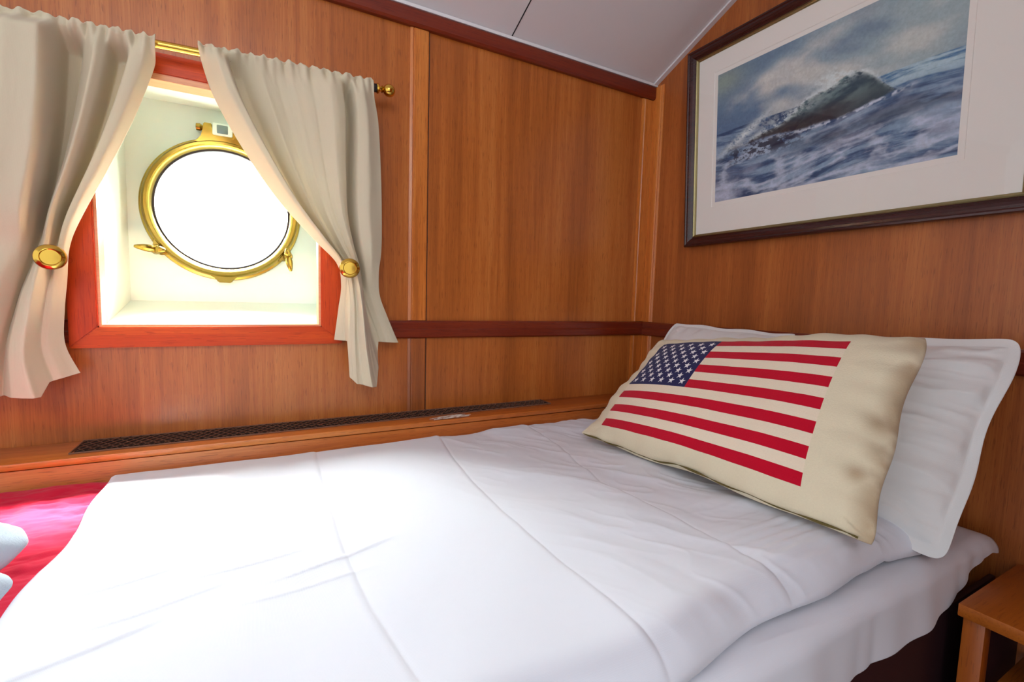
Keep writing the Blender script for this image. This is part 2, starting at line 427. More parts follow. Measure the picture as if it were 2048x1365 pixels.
# ------------------------------------------------------------------ window
win = thing('window_1', None, None, (-1.277, 0, 1.03)); win['kind'] = 'structure'
fx0, fx1, fz0, fz1 = -1.533, -1.018, 1.030, 1.632; pj = -0.018
ix0, ix1, iz0, iz1 = XW0, XW1, ZW0, ZW1
def mitre(bm, poly, y0, y1):
    v = [bm.verts.new((p[0], y1, p[1])) for p in poly]; w = [bm.verts.new((p[0], y0, p[1])) for p in poly]
    bm.faces.new(v); bm.faces.new(list(reversed(w)))
    for i in range(4): bm.faces.new((v[i], w[i], w[(i+1) % 4], v[(i+1) % 4]))
bm = bmesh.new(); mitre(bm, [(fx0, fz0), (fx1, fz0), (ix1, iz0), (ix0, iz0)], 0, pj); mitre(bm, [(fx0, fz1), (fx1, fz1), (ix1, iz1), (ix0, iz1)], 0, pj)
bmesh.ops.bevel(bm, geom=bm.edges[:], offset=0.002, segments=2, affect='EDGES'); obj('window_rail', bm, M['frame_x'], win)
for a, b in ((fx0, ix0), (fx1, ix1)):
    bm = bmesh.new(); mitre(bm, [(a, fz0), (b, iz0), (b, iz1), (a, fz1)], 0, pj)
    bmesh.ops.bevel(bm, geom=bm.edges[:], offset=0.002, segments=2, affect='EDGES'); obj('window_stile', bm, M['frame_z'], win)
# pale lip just inside the frame
bm = bmesh.new(); w = 0.012
add_box(bm, ix0, ix1, pj+0.002, 0.03, iz1-w, iz1); add_box(bm, ix0, ix1, pj+0.008, 0.03, iz0, iz0+0.004)
add_box(bm, ix0, ix0+0.005, pj+0.006, 0.03, iz0, iz1); add_box(bm, ix1-0.005, ix1, pj+0.006, 0.03, iz0, iz1)
obj('window_lip', bm, M['lip'], win, smooth=False)
# white recess box: sides, sloping sill, head, and back plate with a round hole
YB = 0.20; bx0, bx1, bz0, bz1 = -1.472, -1.046, 1.124, 1.606
PC = Vector((-1.272, YB, 1.358)); PR_ = 0.150
bm = bmesh.new()
f = [bm.verts.new(p) for p in ((ix0, 0.03, iz0), (ix1, 0.03, iz0), (ix1, 0.03, iz1), (ix0, 0.03, iz1))]
g = [bm.verts.new(p) for p in ((bx0, YB, bz0), (bx1, YB, bz0), (bx1, YB, bz1), (bx0, YB, bz1))]
for i in range(4): bm.faces.new((f[i], f[(i+1) % 4], g[(i+1) % 4], g[i]))
N = 64
def on_rect(a):
    c, s = math.cos(a), math.sin(a)
    tx = ((bx1-PC.x) if c > 0 else (bx0-PC.x))/c if abs(c) > 1e-9 else 1e9
    tz = ((bz1-PC.z) if s > 0 else (bz0-PC.z))/s if abs(s) > 1e-9 else 1e9
    k_ = min(tx, tz); return (PC.x+k_*c, YB, PC.z+k_*s)
angs = sorted([2*PI*i/N for i in range(N)]+[math.atan2(z-PC.z, x-PC.x) % (2*PI) for x in (bx0, bx1) for z in (bz0, bz1)])
o_ = [bm.verts.new(on_rect(a)) for a in angs]; i_ = [bm.verts.new((PC.x+PR_*math.cos(a), YB, PC.z+PR_*math.sin(a))) for a in angs]
h_ = [bm.verts.new((PC.x+PR_*math.cos(a), YB+0.06, PC.z+PR_*math.sin(a))) for a in angs]
for i in range(len(angs)):
    j = (i+1) % len(angs)
    bm.faces.new((o_[i], o_[j], i_[j], i_[i])); bm.faces.new((i_[i], i_[j], h_[j], h_[i]))
obj('window_recess', bm, M['white_paint'], win, smooth=False)

# porthole
port = thing('porthole', 'round brass porthole with hinge and dog bolts in the white recess', 'porthole', (PC.x, YB, PC.z-0.17))
ax = (0, -1, 0)
bm = bmesh.new()
add_lathe(bm, [(0.1495, 0.0), (0.176, 0.0), (0.178, 0.006), (0.176, 0.012), (0.171, 0.014), (0.171, 0.022), (0.1685, 0.030), (0.164, 0.034), (0.158, 0.034), (0.1535, 0.030), (0.1515, 0.022), (0.1495, 0.018), (0.1495, 0.0)], PC, ax, 96)
obj('brass_ring', bm, M['brass_old'], port)
bm = bmesh.new(); add_lathe(bm, [(0.1455, 0.004), (0.1494, 0.004), (0.1494, 0.016), (0.1455, 0.014), (0.1455, 0.004)], PC, ax, 96)
obj('gasket', bm, M['dark_metal'], port)
bm = bmesh.new(); add_lathe(bm, [(0.0, 0.006), (0.1454, 0.006), (0.1454, 0.010), (0.0, 0.010)], PC, ax, 64)
obj('glass_pane', bm, M['glass'], port, smooth=False)
# hinge on top
zt = PC.z+0.166
bm = bmesh.new()
add_prism(bm, [(PC.x-0.062, zt-0.010), (PC.x-0.044, zt+0.006), (PC.x-0.040, zt+0.040), (PC.x-0.022, zt+0.040), (PC.x-0.022, zt+0.012), (PC.x+0.022, zt+0.012),
               (PC.x+0.022, zt+0.040), (PC.x+0.040, zt+0.040), (PC.x+0.044, zt+0.006), (PC.x+0.062, zt-0.010)], 1, YB-0.032, YB-0.004)
bmesh.ops.bevel(bm, geom=bm.edges[:], offset=0.002, segments=2, affect='EDGES')
hg = obj('hinge', bm, M['brass_old'], port)
bm = bmesh.new(); add_box(bm, PC.x-0.0215, PC.x+0.0215, YB-0.036, YB-0.006, zt+0.013, zt+0.042, 0.003); obj('hinge_block', bm, M['white_paint'], hg)
bm = bmesh.new(); add_box(bm, PC.x-0.012, PC.x+0.012, YB-0.0375, YB-0.030, zt+0.017, zt+0.038, 0.002); obj('hinge_plate', bm, plain('grey steel plate', rgb(110, 124, 124), 0.3, 0.8), hg)
bm = bmesh.new(); add_lathe(bm, [(0, -0.058), (0.008, -0.056), (0.009, -0.048), (0.005, -0.042), (0.005, 0.042), (0.009, 0.048), (0.008, 0.056), (0, 0.058)], (PC.x, YB-0.018, zt+0.030), (1, 0, 0), 20)
obj('hinge_pin', bm, M['brass_old'], hg)
# lugs on the ring and bolts
for a, kind in ((math.radians(218), 'wing'), (math.radians(-37), 'wingv'), (math.radians(-91), 'lug')):
    c = PC+Vector((math.cos(a)*0.176, 0, math.sin(a)*0.176)); rad = Vector((math.cos(a), 0, math.sin(a))); tan = Vector((-rad.z, 0, rad.x))
    bm = bmesh.new(); w = 0.026 if kind == 'lug' else 0.022
    pts = [c-tan*w*1.6-rad*0.016, c-tan*w*0.8-rad*0.004, c-tan*w*0.55+rad*0.008, c+tan*w*0.55+rad*0.008, c+tan*w*0.8-rad*0.004, c+tan*w*1.6-rad*0.016]
    add_prism(bm, [(p.x, p.z) for p in pts], 1, YB-0.027, YB-0.004)
    bmesh.ops.bevel(bm, geom=bm.edges[:], offset=0.002, segments=2, affect='EDGES')
    obj('lug', bm, M['brass_old'], port)
    if kind == 'lug': continue
    bc = c+rad*0.004
    bm = bmesh.new()
    add_lathe(bm, [(0, 0.0), (0.006, 0.0), (0.006, 0.030), (0.011, 0.031), (0.012, 0.038), (0.009, 0.046), (0.0, 0.048)], bc, ax, 20)
    d = Vector((-1, 0, 0.10)).normalized() if kind == 'wing' else Vector((0.15, 0, -1)).normalized()
    p0 = bc+Vector((0, -0.040, 0))
    for s in (1, -1):
        L = 0.040 if s > 0 else 0.020
        pts = [p0+d*s*L*q/6+Vector((0, -0.010*math.sin(q/6*PI/2), 0)) for q in range(7)]
        add_tube(bm, pts, [0.006, 0.0085, 0.009, 0.0085, 0.007, 0.0055, 0.003], 10)
    obj('wing_bolt', bm, M['brass_old'], port)

# ------------------------------------------------------------------ curtain rod, knobs
r0 = Vector((-1.80, -0.062, 1.614)); r1 = Vector((-0.960, -0.062, 1.643)); rd = (r1-r0).normalized()
t = thing('curtain_rod', 'thin brass curtain rod with ball finial above the window', 'curtain rod', (-1.37, 0.0, 1.62))
bm = bmesh.new(); add_tube(bm, [r0, r1], 0.0078, 20); obj('rod', bm, M['brass'], t)
bm = bmesh.new(); add_tube(bm, [r1-rd*0.004, r1+rd*0.018], 0.0095, 18); obj('socket', bm, M['dark_metal'], t)
bm = bmesh.new()
add_lathe(bm, [(0, 0.0), (0.010, 0.0), (0.012, 0.003), (0.010, 0.006), (0.0055, 0.008), (0.0055, 0.011), (0.009, 0.013), (0.006, 0.016)] +
          [(0.0145*math.sin(math.radians(q)), 0.030-0.0145*math.cos(math.radians(q))) for q in range(20, 181, 10)], r1+rd*0.014, rd, 28)
obj('finial', bm, M['brass'], t)
for xx in (-0.968, -1.70):
    bm = bmesh.new(); zz = r0.z+(xx-r0.x)/(r1.x-r0.x)*(r1.z-r0.z)
    add_lathe(bm, [(0.013, 0.0), (0.013, 0.003), (0.005, 0.006), (0.005, 0.052)], (xx, 0, zz-0.004), ax, 18); obj('bracket', bm, M['dark_metal'], t)

def holdback(x, z, label, y=-0.118, tilt=(0, -1, 0)):
    t = thing('curtain_holdback', label, 'holdback', (x, 0, z), 'brass curtain holdback knobs')
    a = Vector(tilt).normalized(); c = Vector((x, y, z))
    bm = bmesh.new(); add_lathe(bm, [(0, 0.0), (0.012, 0.0), (0.012, 0.003), (0.005, 0.006), (0.005, -y-0.012)], (x, 0, z), ax, 18); obj('stem', bm, M['brass'], t)
    bm = bmesh.new()
    add_lathe(bm, [(0.004, -0.016), (0.013, -0.013), (0.0205, -0.005), (0.0225, 0.003), (0.0215, 0.009), (0.017, 0.0135), (0.0145, 0.0142), (0.0130, 0.0125), (0.006, 0.0128), (0, 0.0130)], c, a, 40)
    obj('knob', bm, M['brass'], t)
holdback(-1.525, 1.203, 'brass knob pinning back the left curtain', tilt=(0.25, -1, -0.05))
holdback(-1.0175, 1.212, 'brass knob pinning back the right curtain', tilt=(-0.1, -1, -0.05))

# ------------------------------------------------------------------ curtains
def curtain(name, label, threads, us, top_n, profA, profB, hem, nu=260, nt=220, pinch=0.62, seed=0):
    """threads: list of (x,z) polylines from header to hem; us: their u; profA/B: [(u, y)] fold depth for upper/lower half"""
    ts = np.linspace(0, 1, nt); u = np.linspace(0, 1, nu)
    T = np.stack([catmull(th, ts) for th in threads])            # (k, nt, 2)
    P = np.zeros((nu, nt, 3))
    # interpolate across threads (smooth)
    for j in range(nt):
        P[:, j, 0] = np.interp(u, us, T[:, j, 0]); P[:, j, 2] = np.interp(u, us, T[:, j, 1])
    UU, TT = np.meshgrid(u, ts, indexing='ij')
    hu = np.interp(u, [h[0] for h in hem], [h[1] for h in hem])
    low = sm(pinch, 1.0, TT)
    P[:, :, 2] += hu[:, None]*low
    def prof(pr):
        x = np.array([p[0] for p in pr]); y = np.array([p[1] for p in pr])
        fine = np.interp(np.linspace(0, 1, 1001), x, y); kk = np.hanning(31); kk /= kk.sum()
        fine = np.convolve(np.pad(fine, 15, mode='edge'), kk, 'valid'); return np.interp(u, np.linspace(0, 1, 1001), fine)
    A = prof(profA)[:, None]; B = prof(profB)[:, None]
    wv = 0.006*np.sin(UU*2*PI*2.3+TT*2.2+seed)+0.0022*np.sin(UU*2*PI*6.1-TT*1.7+seed*2)*sm(0.9, 0.2, TT)
    Y = A*(1-sm(pinch-0.08, pinch+0.15, TT))+B*sm(pinch-0.08, pinch+0.15, TT)+wv
    # pinch narrowing of depth around the holdback
    pk = np.exp(-((TT-pinch)/0.07)**2)
    Y = -0.062+(Y+0.062)*(1-0.35*pk)
    # gathered header: dense ruffles round the rod, loose frill above it
    ru = np.sin(UU*2*PI*top_n+1.5*np.sin(UU*9+seed))+0.5*np.sin(UU*2*PI*top_n*1.9+seed)
    head = 1-sm(0.035, 0.145, TT)
    Yh = -0.0815-0.0042*ru-0.002*np.sin(UU*40)
    Y = Y*(1-head)+Yh*head
    frill = 1-sm(0.0, 0.035, TT)
    P[:, :, 2] += frill*(0.0026*np.sin(UU*2*PI*top_n*1.3+2)+0.001*np.sin(UU*2*PI*top_n*2.7))
    Y = Y+frill*0.003*ru
    P[:, :, 1] = Y
    # linen slight noise
    P[:, :, 1] += 0.0012*(fbm(UU*30, TT*14, 5+seed, 3)-0.5)
    me = grid_mesh(name, P)
    o = link_mesh(name, me, M['curtain'])
    md = o.modifiers.new('thick', 'SOLIDIFY'); md.thickness = 0.0016; md.offset = 0
    return tag(o, label, 'curtain')

# right curtain: control threads measured on the cloth
RL = [(-1.299, 1.642), (-1.295, 1.615), (-1.273, 1.547), (-1.221, 1.451), (-1.156, 1.356), (-1.085, 1.277), (-1.036, 1.226), (-1.024, 1.175), (-1.031, 1.116), (-1.041, 1.042)]
RR = [(-0.957, 1.653), (-0.953, 1.62), (-0.943, 1.557), (-0.937, 1.442), (-0.935, 1.336), (-0.936, 1.263), (-0.940, 1.209), (-0.935, 1.154), (-0.915, 1.099), (-0.887, 1.033)]
def lerp2(A, B, ws, dz=None): return [((1-w)*a[0]+w*b[0], (1-w)*a[1]+w*b[1]+(dz[i] if dz else 0)) for i, (a, b, w) in enumerate(zip(A, B, ws))]
R1 = lerp2(RL, RR, [0.13, 0.13, 0.14, 0.15, 0.15, 0.13, 0.12, 0.12, 0.13, 0.16])
R2 = lerp2(RL, RR, [0.82, 0.82, 0.80, 0.74, 0.66, 0.58, 0.55, 0.58, 0.66, 0.72])
curtain('curtain', 'beige curtain hanging on the right side of the porthole, tied at a brass knob', [RL, R1, R2, RR], [0, 0.14, 0.82, 1], 11,
        [(0, -0.060), (0.03, -0.078), (0.09, -0.104), (0.138, -0.104), (0.155, -0.040), (0.21, -0.040), (0.32, -0.076), (0.40, -0.070), (0.49, -0.082), (0.60, -0.074), (0.70, -0.090), (0.79, -0.086), (0.81, -0.036), (0.835, -0.040), (0.86, -0.094), (0.92, -0.096), (1, -0.070)],
        [(0, -0.045), (0.14, -0.050), (0.17, -0.082), (0.30, -0.100), (0.42, -0.094), (0.55, -0.104), (0.68, -0.090), (0.73, -0.078), (0.76, -0.050), (0.88, -0.056), (1, -0.046)],
        [(0, 0), (0.155, 0.0), (0.175, -0.085), (0.30, -0.100), (0.66, -0.108), (0.74, -0.055), (0.78, 0.0), (1, 0)], pinch=0.665, seed=1)
# left curtain
LR = [(-1.367, 1.635), (-1.370, 1.605), (-1.380, 1.565), (-1.412, 1.475), (-1.450, 1.385), (-1.494, 1.287), (-1.514, 1.229), (-1.522, 1.164), (-1.528, 1.108), (-1.530, 1.043), (-1.510, 0.985)]
LF = [(-1.512, 1.630), (-1.514, 1.600), (-1.516, 1.560), (-1.522, 1.480), (-1.534, 1.385), (-1.552, 1.290), (-1.564, 1.225), (-1.580, 1.165), (-1.596, 1.108), (-1.612, 1.040), (-1.622, 0.950)]
LL = [(-1.780, 1.615), (-1.782, 1.590), (-1.785, 1.550), (-1.790, 1.470), (-1.795, 1.380), (-1.800, 1.290), (-1.805, 1.220), (-1.812, 1.160), (-1.820, 1.100), (-1.826, 1.040), (-1.830, 0.945)]
LM = lerp2(LF, LR, [0.5, 0.5, 0.5, 0.5, 0.5, 0.5, 0.52, 0.5, 0.5, 0.5, 0.55])
curtain('curtain', 'beige curtain hanging on the left side of the porthole, cut by the photo edge', [LL, LF, LM, LR], [0, 0.56, 0.78, 1], 13,
        [(0, -0.07), (0.12, -0.10), (0.24, -0.07), (0.36, -0.112), (0.46, -0.126), (0.552, -0.130), (0.575, -0.034), (0.64, -0.026), (0.68, -0.080), (0.745, -0.098), (0.785, -0.080), (0.80, -0.028), (0.86, -0.026), (0.885, -0.076), (0.96, -0.082), (1, -0.060)],
        [(0, -0.07), (0.12, -0.10), (0.24, -0.07), (0.36, -0.105), (0.46, -0.118), (0.53, -0.110), (0.58, -0.066), (0.66, -0.094), (0.78, -0.100), (0.84, -0.062), (0.90, -0.066), (1, -0.054)],
        [(0, 0), (0.6, -0.002), (0.80, -0.022), (0.83, 0.0), (1, 0)], pinch=0.60, seed=4)

# ------------------------------------------------------------------ framed sea picture
KT = 0.055; XB = -0.014; ZB = 1.330; n_ = Vector((-1, 0, -KT)).normalized()      # leans forward at the top
upv = Vector((-KT, 0, 1)).normalized()
def pp(y, h, d=0.0):            # y along wall, h up the picture, d out of the picture
    return Vector((XB, y, ZB))+upv*h+n_*d
PY0, PY1, PH = -0.190, -0.965, 0.570          # outer edges
pic = thing('framed_picture', 'dark wood framed seascape print with wide white mat on the right wall', 'picture', (0, (PY0+PY1)/2, ZB))
fw_ = 0.040
def ring_profile(bm, prof):
    """mitred frame: prof = [(inset, depth)] swept round the rectangle"""
    cs = []
    for ins, d in prof:
        cs.append([bm.verts.new(pp(PY0-ins, ins, d)), bm.verts.new(pp(PY1+ins, ins, d)), bm.verts.new(pp(PY1+ins, PH-ins, d)), bm.verts.new(pp(PY0-ins, PH-ins, d))])
    for A, B in zip(cs, cs[1:]+cs[:1]):
        for i in range(4): bm.faces.new((A[i], A[(i+1) % 4], B[(i+1) % 4], B[i]))
bm = bmesh.new(); ring_profile(bm, [(0, -0.010), (0, 0.010), (0.002, 0.014), (0.006, 0.015), (0.009, 0.0125), (0.014, 0.013), (0.020, 0.0105), (0.025, 0.0065), (0.028, 0.005), (0.028, -0.010)])
obj('frame', bm, M['picframe'], pic, smooth=False)
bm = bmesh.new(); ring_profile(bm, [(0.028, -0.008), (0.028, 0.006), (0.030, 0.0072), (0.032, 0.0050), (0.034, 0.0042), (0.0355, 0.0020), (0.0355, -0.008)])
obj('gilt_slip', bm, M['gold'], pic, smooth=False)
iy0, iy1, ih0, ih1 = -0.290, -0.835, 0.122, 0.474
bm = bmesh.new(); cs = []
for (a, b, c_, d_), dep in (((PY0-0.034, PY1+0.034, 0.034, PH-0.034), 0.0), ((iy0+0.012, iy1-0.012, ih0-0.012, ih1+0.012), 0.0), ((iy0+0.0105, iy1-0.0105, ih0-0.0105, ih1+0.0105), -0.0012), ((iy0, iy1, ih0, ih1), -0.0012)):
    cs.append([bm.verts.new(pp(a, c_, dep)), bm.verts.new(pp(b, c_, dep)), bm.verts.new(pp(b, d_, dep)), bm.verts.new(pp(a, d_, dep))])
for A, B in zip(cs, cs[1:]):
    for i in range(4): bm.faces.new((A[i], A[(i+1) % 4], B[(i+1) % 4], B[i]))
obj('mat_board', bm, M['mat_board'], pic, smooth=False)
# the painted print
nu, nv = 520, 340
u = np.linspace(0, 1, nu)[:, None]*np.ones((1, nv)); v = np.linspace(0, 1, nv)[None, :]*np.ones((nu, 1))
def C3(r, g, b): return np.array(lin((r/255, g/255, b/255)))
def mixc(a, b, t): return a*(1-t[..., None])+b*t[..., None]
one = np.ones((nu, nv, 3))
wx = u+0.06*(fbm(u*3, v*3, 21)-0.5); wy = v+0.06*(fbm(u*3, v*3, 31)-0.5)
# sky
sky = mixc(C3(116, 142, 164)*one, C3(150, 170, 176)*one, sm(0.2, 0.9, u))
sky = mixc(sky, C3(84, 112, 146)*one, sm(0.9, 0.55, v)*sm(0.75, 0.0, u)*0.9)
cl = fbm((wx*2.2-wy*1.8)*1.5, (wx*0.9+wy*1.6)*3.2, 3, 4, 0.42)
sky = mixc(sky, C3(206, 208, 200)*one, sm(0.45, 0.80, cl)*0.75)
sky = mixc(sky, C3(92, 116, 142)*one, sm(0.47, 0.22, cl)*0.6)
band = np.exp(-((v-(0.70+0.35*u))/0.075)**2)*sm(0.0, 0.2, u)*sm(0.85, 0.4, u)
sky = mixc(sky, C3(214, 214, 206)*one, band*0.6*sm(0.3, 0.7, fbm(wx*6, wy*6, 44)))
sky = mixc(sky, C3(152, 166, 148)*one, np.exp(-((u-0.03)/0.12)**2-((v-0.93)/0.1)**2)*0.7)
# sea
hz = 0.535+0.028*u+0.004*np.sin(u*9)
st = fbm(wx*5+2.5*wy, (wy-0.10*wx+0.05*np.sin(wx*6))*26, 9, 6, 0.6)
sea = mixc(C3(64, 92, 128)*one, C3(126, 152, 178)*one, sm(0.35, 0.68, st))
sea = mixc(sea, C3(44, 64, 98)*one, sm(0.46, 0.26, st)*0.7)
far = sm(0.42, 0.52, v)*sm(0.5, 0.8, u)
sea = mixc(sea, mixc(C3(58, 108, 152)*one, C3(168, 196, 206)*one, sm(0.4, 0.62, st)), far*0.9)
foamn = ridged(wx*7+1.2*wy, (wy-0.22*wx)*15, 13, 5)
foam = 0.75*sm(0.52, 0.86, foamn)*sm(0.50, 0.20, v)
sea = mixc(sea, C3(196, 208, 226)*one, foam*0.85)
lowf = sm(0.30, 0.05, v-0.10*u)*sm(0.35, 0.7, fbm(wx*5, (wy-0.2*wx)*9, 77))
sea = mixc(sea, C3(188, 196, 216)*one, lowf*0.7)
dk = np.exp(-((v-(0.30-0.02*u+0.18*(u-0.6)))/0.05)**2)*sm(0.25, 0.6, u)*sm(0.3, 0.6, fbm(wx*6, wy*14, 91))
sea = mixc(sea, C3(40, 52, 74)*one, dk*0.75)
img = mixc(sky, sea, sm(-0.004, 0.004, v-hz)*-1+1)
# big wave
crest = 0.40+0.235*np.exp(-((u-0.66)/0.30)**2)+0.012*np.sin(u*31)+0.02*(fbm(u*14, v*0, 8)-0.5)
crest = np.where(u > 0.66, 0.40+0.235*np.exp(-((u-0.66)/0.12)**2), crest)
base_ = 0.33+0.13*u+0.03*np.sin(u*8)+0.02*(fbm(u*20, v*5, 18)-0.5)
wm = sm(0.0, 0.012, crest-v)*sm(0.0, 0.02, v-base_)*sm(0.02, 0.16, u)*sm(0.86, 0.78, u)
wt = fbm(wx*9+6*wy, (wy-0.5*wx)*18, 53, 6, 0.6)
body = mixc(C3(40, 66, 82)*one, C3(112, 136, 138)*one, sm(0.35, 0.7, wt)*sm(0.30, 0.60, v))
body = mixc(body, C3(56, 40, 40)*one, sm(0.47, 0.36, v-0.12*u)*sm(0.85, 0.5, u)*0.75)
body = mixc(body, C3(48, 66, 74)*one, sm(0.62, 0.76, u)*0.7)
img = mixc(img, body, wm)
# left rocks
rk = sm(0.5, 0.62, fbm(u*34, v*34, 61, 5, 0.7)+0.22*np.exp(-((u-0.27)/0.16)**2-((v-0.355)/0.055)**2))*np.exp(-((u-0.26)/0.22)**4-((v-(0.345+0.1*(u-0.25)))/0.075)**4)
img = mixc(img, C3(28, 28, 48)*one, rk*0.9)
# spray on crest
sp_ = fbm(u*40+10*v, v*40, 71, 5, 0.75)
d_ = v-crest
spray = np.exp(-((d_-0.0)/0.020)**2)*sm(0.04, 0.25, u)*sm(0.92, 0.6, u)*sm(0.36, 0.62, sp_)
spray2 = np.exp(-((u-0.58)/0.09)**2-((v-0.645)/0.045)**2)*sm(0.36, 0.66, sp_)
spray3 = np.exp(-(((u-0.14)*0.8-(v-0.455))/0.035)**2-((u-0.16)/0.13)**2)*sm(0.30, 0.6, sp_)
spray4 = np.exp(-((v-(0.50+0.14*(u-0.3)))/0.03)**2-((u-0.38)/0.12)**2)*sm(0.34, 0.62, sp_)
for s_, a_ in ((spray, 0.75), (spray2, 1.0), (spray3, 1.0), (spray4, 0.7)): img = mixc(img, C3(206, 220, 222)*one, np.clip(s_*a_, 0, 1))
edge = np.exp(-((v-base_)/0.012)**2)*sm(0.2, 0.5, u)*sm(0.9, 0.8, u)*sm(0.4, 0.6, fbm(u*50, v*50, 99))
img = mixc(img, C3(206, 216, 230)*one, edge*0.8)
img = img*(0.92+0.32*fbm(u*110, v*70, 5, 3, 0.7))[..., None]
P = np.zeros((nu, nv, 3)); o0 = np.array(pp(0, 0, -0.0010)); uy = np.array(upv)
H = ih0+v*(ih1-ih0); Yv = iy0+u*(iy1-iy0)
P[..., :] = o0+uy*H[..., None]; P[..., 1] += Yv
me = grid_mesh('print', P, col=np.concatenate([img, np.ones((nu, nv, 1))], 2))
link_mesh('seascape_print', me, M['painting'], pic, smooth=False)
bm = bmesh.new(); vs = [bm.verts.new(pp(a, b, 0.0022)) for a, b in ((PY0-0.034, 0.034), (PY1+0.034, 0.034), (PY1+0.034, PH-0.034), (PY0-0.034, PH-0.034))]
bm.faces.new(vs); obj('cover_glass', bm, M['glass'], pic, smooth=False)
bm = bmesh.new()
add_prism(bm, [(pp(0, 0.004, -0.004).x, pp(0, 0.004).z), (pp(0, PH-0.004, -0.004).x, pp(0, PH-0.004).z), (pp(0, PH-0.004, -0.009).x, pp(0, PH-0.004).z), (pp(0, 0.004, -0.009).x, pp(0, 0.004).z)], 1, PY0-0.006, PY1+0.006)
for v_ in bm.verts: pass
obj('backing_board', bm, M['base'], pic, smooth=False)

# ------------------------------------------------------------------ bed
BY0, BY1 = -0.128, -0.958
t = thing('berth_base', 'dark wooden base under the mattress, mostly in shadow', 'bed base', (-1.2, -0.54, 0))
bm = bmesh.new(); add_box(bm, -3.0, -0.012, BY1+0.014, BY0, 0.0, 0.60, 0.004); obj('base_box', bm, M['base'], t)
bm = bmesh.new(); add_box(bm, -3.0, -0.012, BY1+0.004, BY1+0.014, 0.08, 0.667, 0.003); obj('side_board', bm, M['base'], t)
bm = bmesh.new(); add_box(bm, -2.9, -0.12, BY1+0.035, BY0-0.006, 0.601, 0.748, 0.02, 3)
tag(obj('mattress', bm, M['sheet']), 'mattress inside the tucked white bottom sheet', 'mattress')
# fitted bottom sheet: top, rounded edge, hanging side
def sheet_mesh():
    nx, ns = 420, 120
    xs = np.linspace(-2.95, -0.040, nx); s = np.linspace(0, 1, ns)
    P = np.zeros((nx, ns, 3)); R = 0.022
    top = (BY0-BY1)-R; arc = R*PI/2
    for i, x in enumerate(xs):
        d = -x
        zb = np.interp(d, [0.04, 0.10, 0.19, 0.25, 0.36, 0.47, 0.8, 1.5, 3], [0.738, 0.726, 0.695, 0.680, 0.676, 0.667, 0.650, 0.62, 0.61])
        zt_ = 0.757-0.012*math.exp(-((d-0.04)/0.03)**2)
        side = max(zt_-R-zb, 0.002); Ltot = top+arc+side
        # give the top 45% of samples, the rest to the edge and side
        q = np.concatenate([np.linspace(0, top, int(ns*0.4), endpoint=False), np.linspace(top, top+arc, int(ns*0.15), endpoint=False), np.linspace(top+arc, Ltot, ns-int(ns*0.4)-int(ns*0.15))])
        y = np.where(q < top, BY0-q, np.where(q < top+arc, BY0-top-R*np.sin(np.clip((q-top)/R, 0, PI/2)), BY1))
        z = np.where(q < top, zt_, np.where(q < top+arc, zt_-R+R*np.cos(np.clip((q-top)/R, 0, PI/2)), zt_-R-(q-top-arc)))
        hang = np.clip((q-top)/(arc+side), 0, 1)
        wv = (0.006+0.006*math.sin(d*19+1.2))*hang*sm(0.1, 0.3, d)+0.002*math.sin(d*61)*hang
        tuck = 0.010*math.exp(-((d-0.14)/0.02)**2)*hang
        P[i, :, 0] = x; P[i, :, 1] = y-np.abs(wv)-0.001+np.abs(tuck)*0.6; P[i, :, 2] = z
    X, Yy = P[:, :, 0], P[:, :, 1]
    P[:, :, 2] += 0.0015*(fbm(X*12, Yy*12, 3, 3)-0.5)
    crease = np.exp(-np.abs(Yy+0.945-0.02*np.sin(X*5))/0.003)*0.0012
    P[:, :, 2] += crease
    return grid_mesh('sheet', P)
o = link_mesh('bottom_sheet', sheet_mesh(), M['sheet']); md = o.modifiers.new('thick', 'SOLIDIFY'); md.thickness = 0.0014; md.offset = 0
tag(o, 'white bottom sheet tucked over the mattress edge, near the night table', 'sheet')

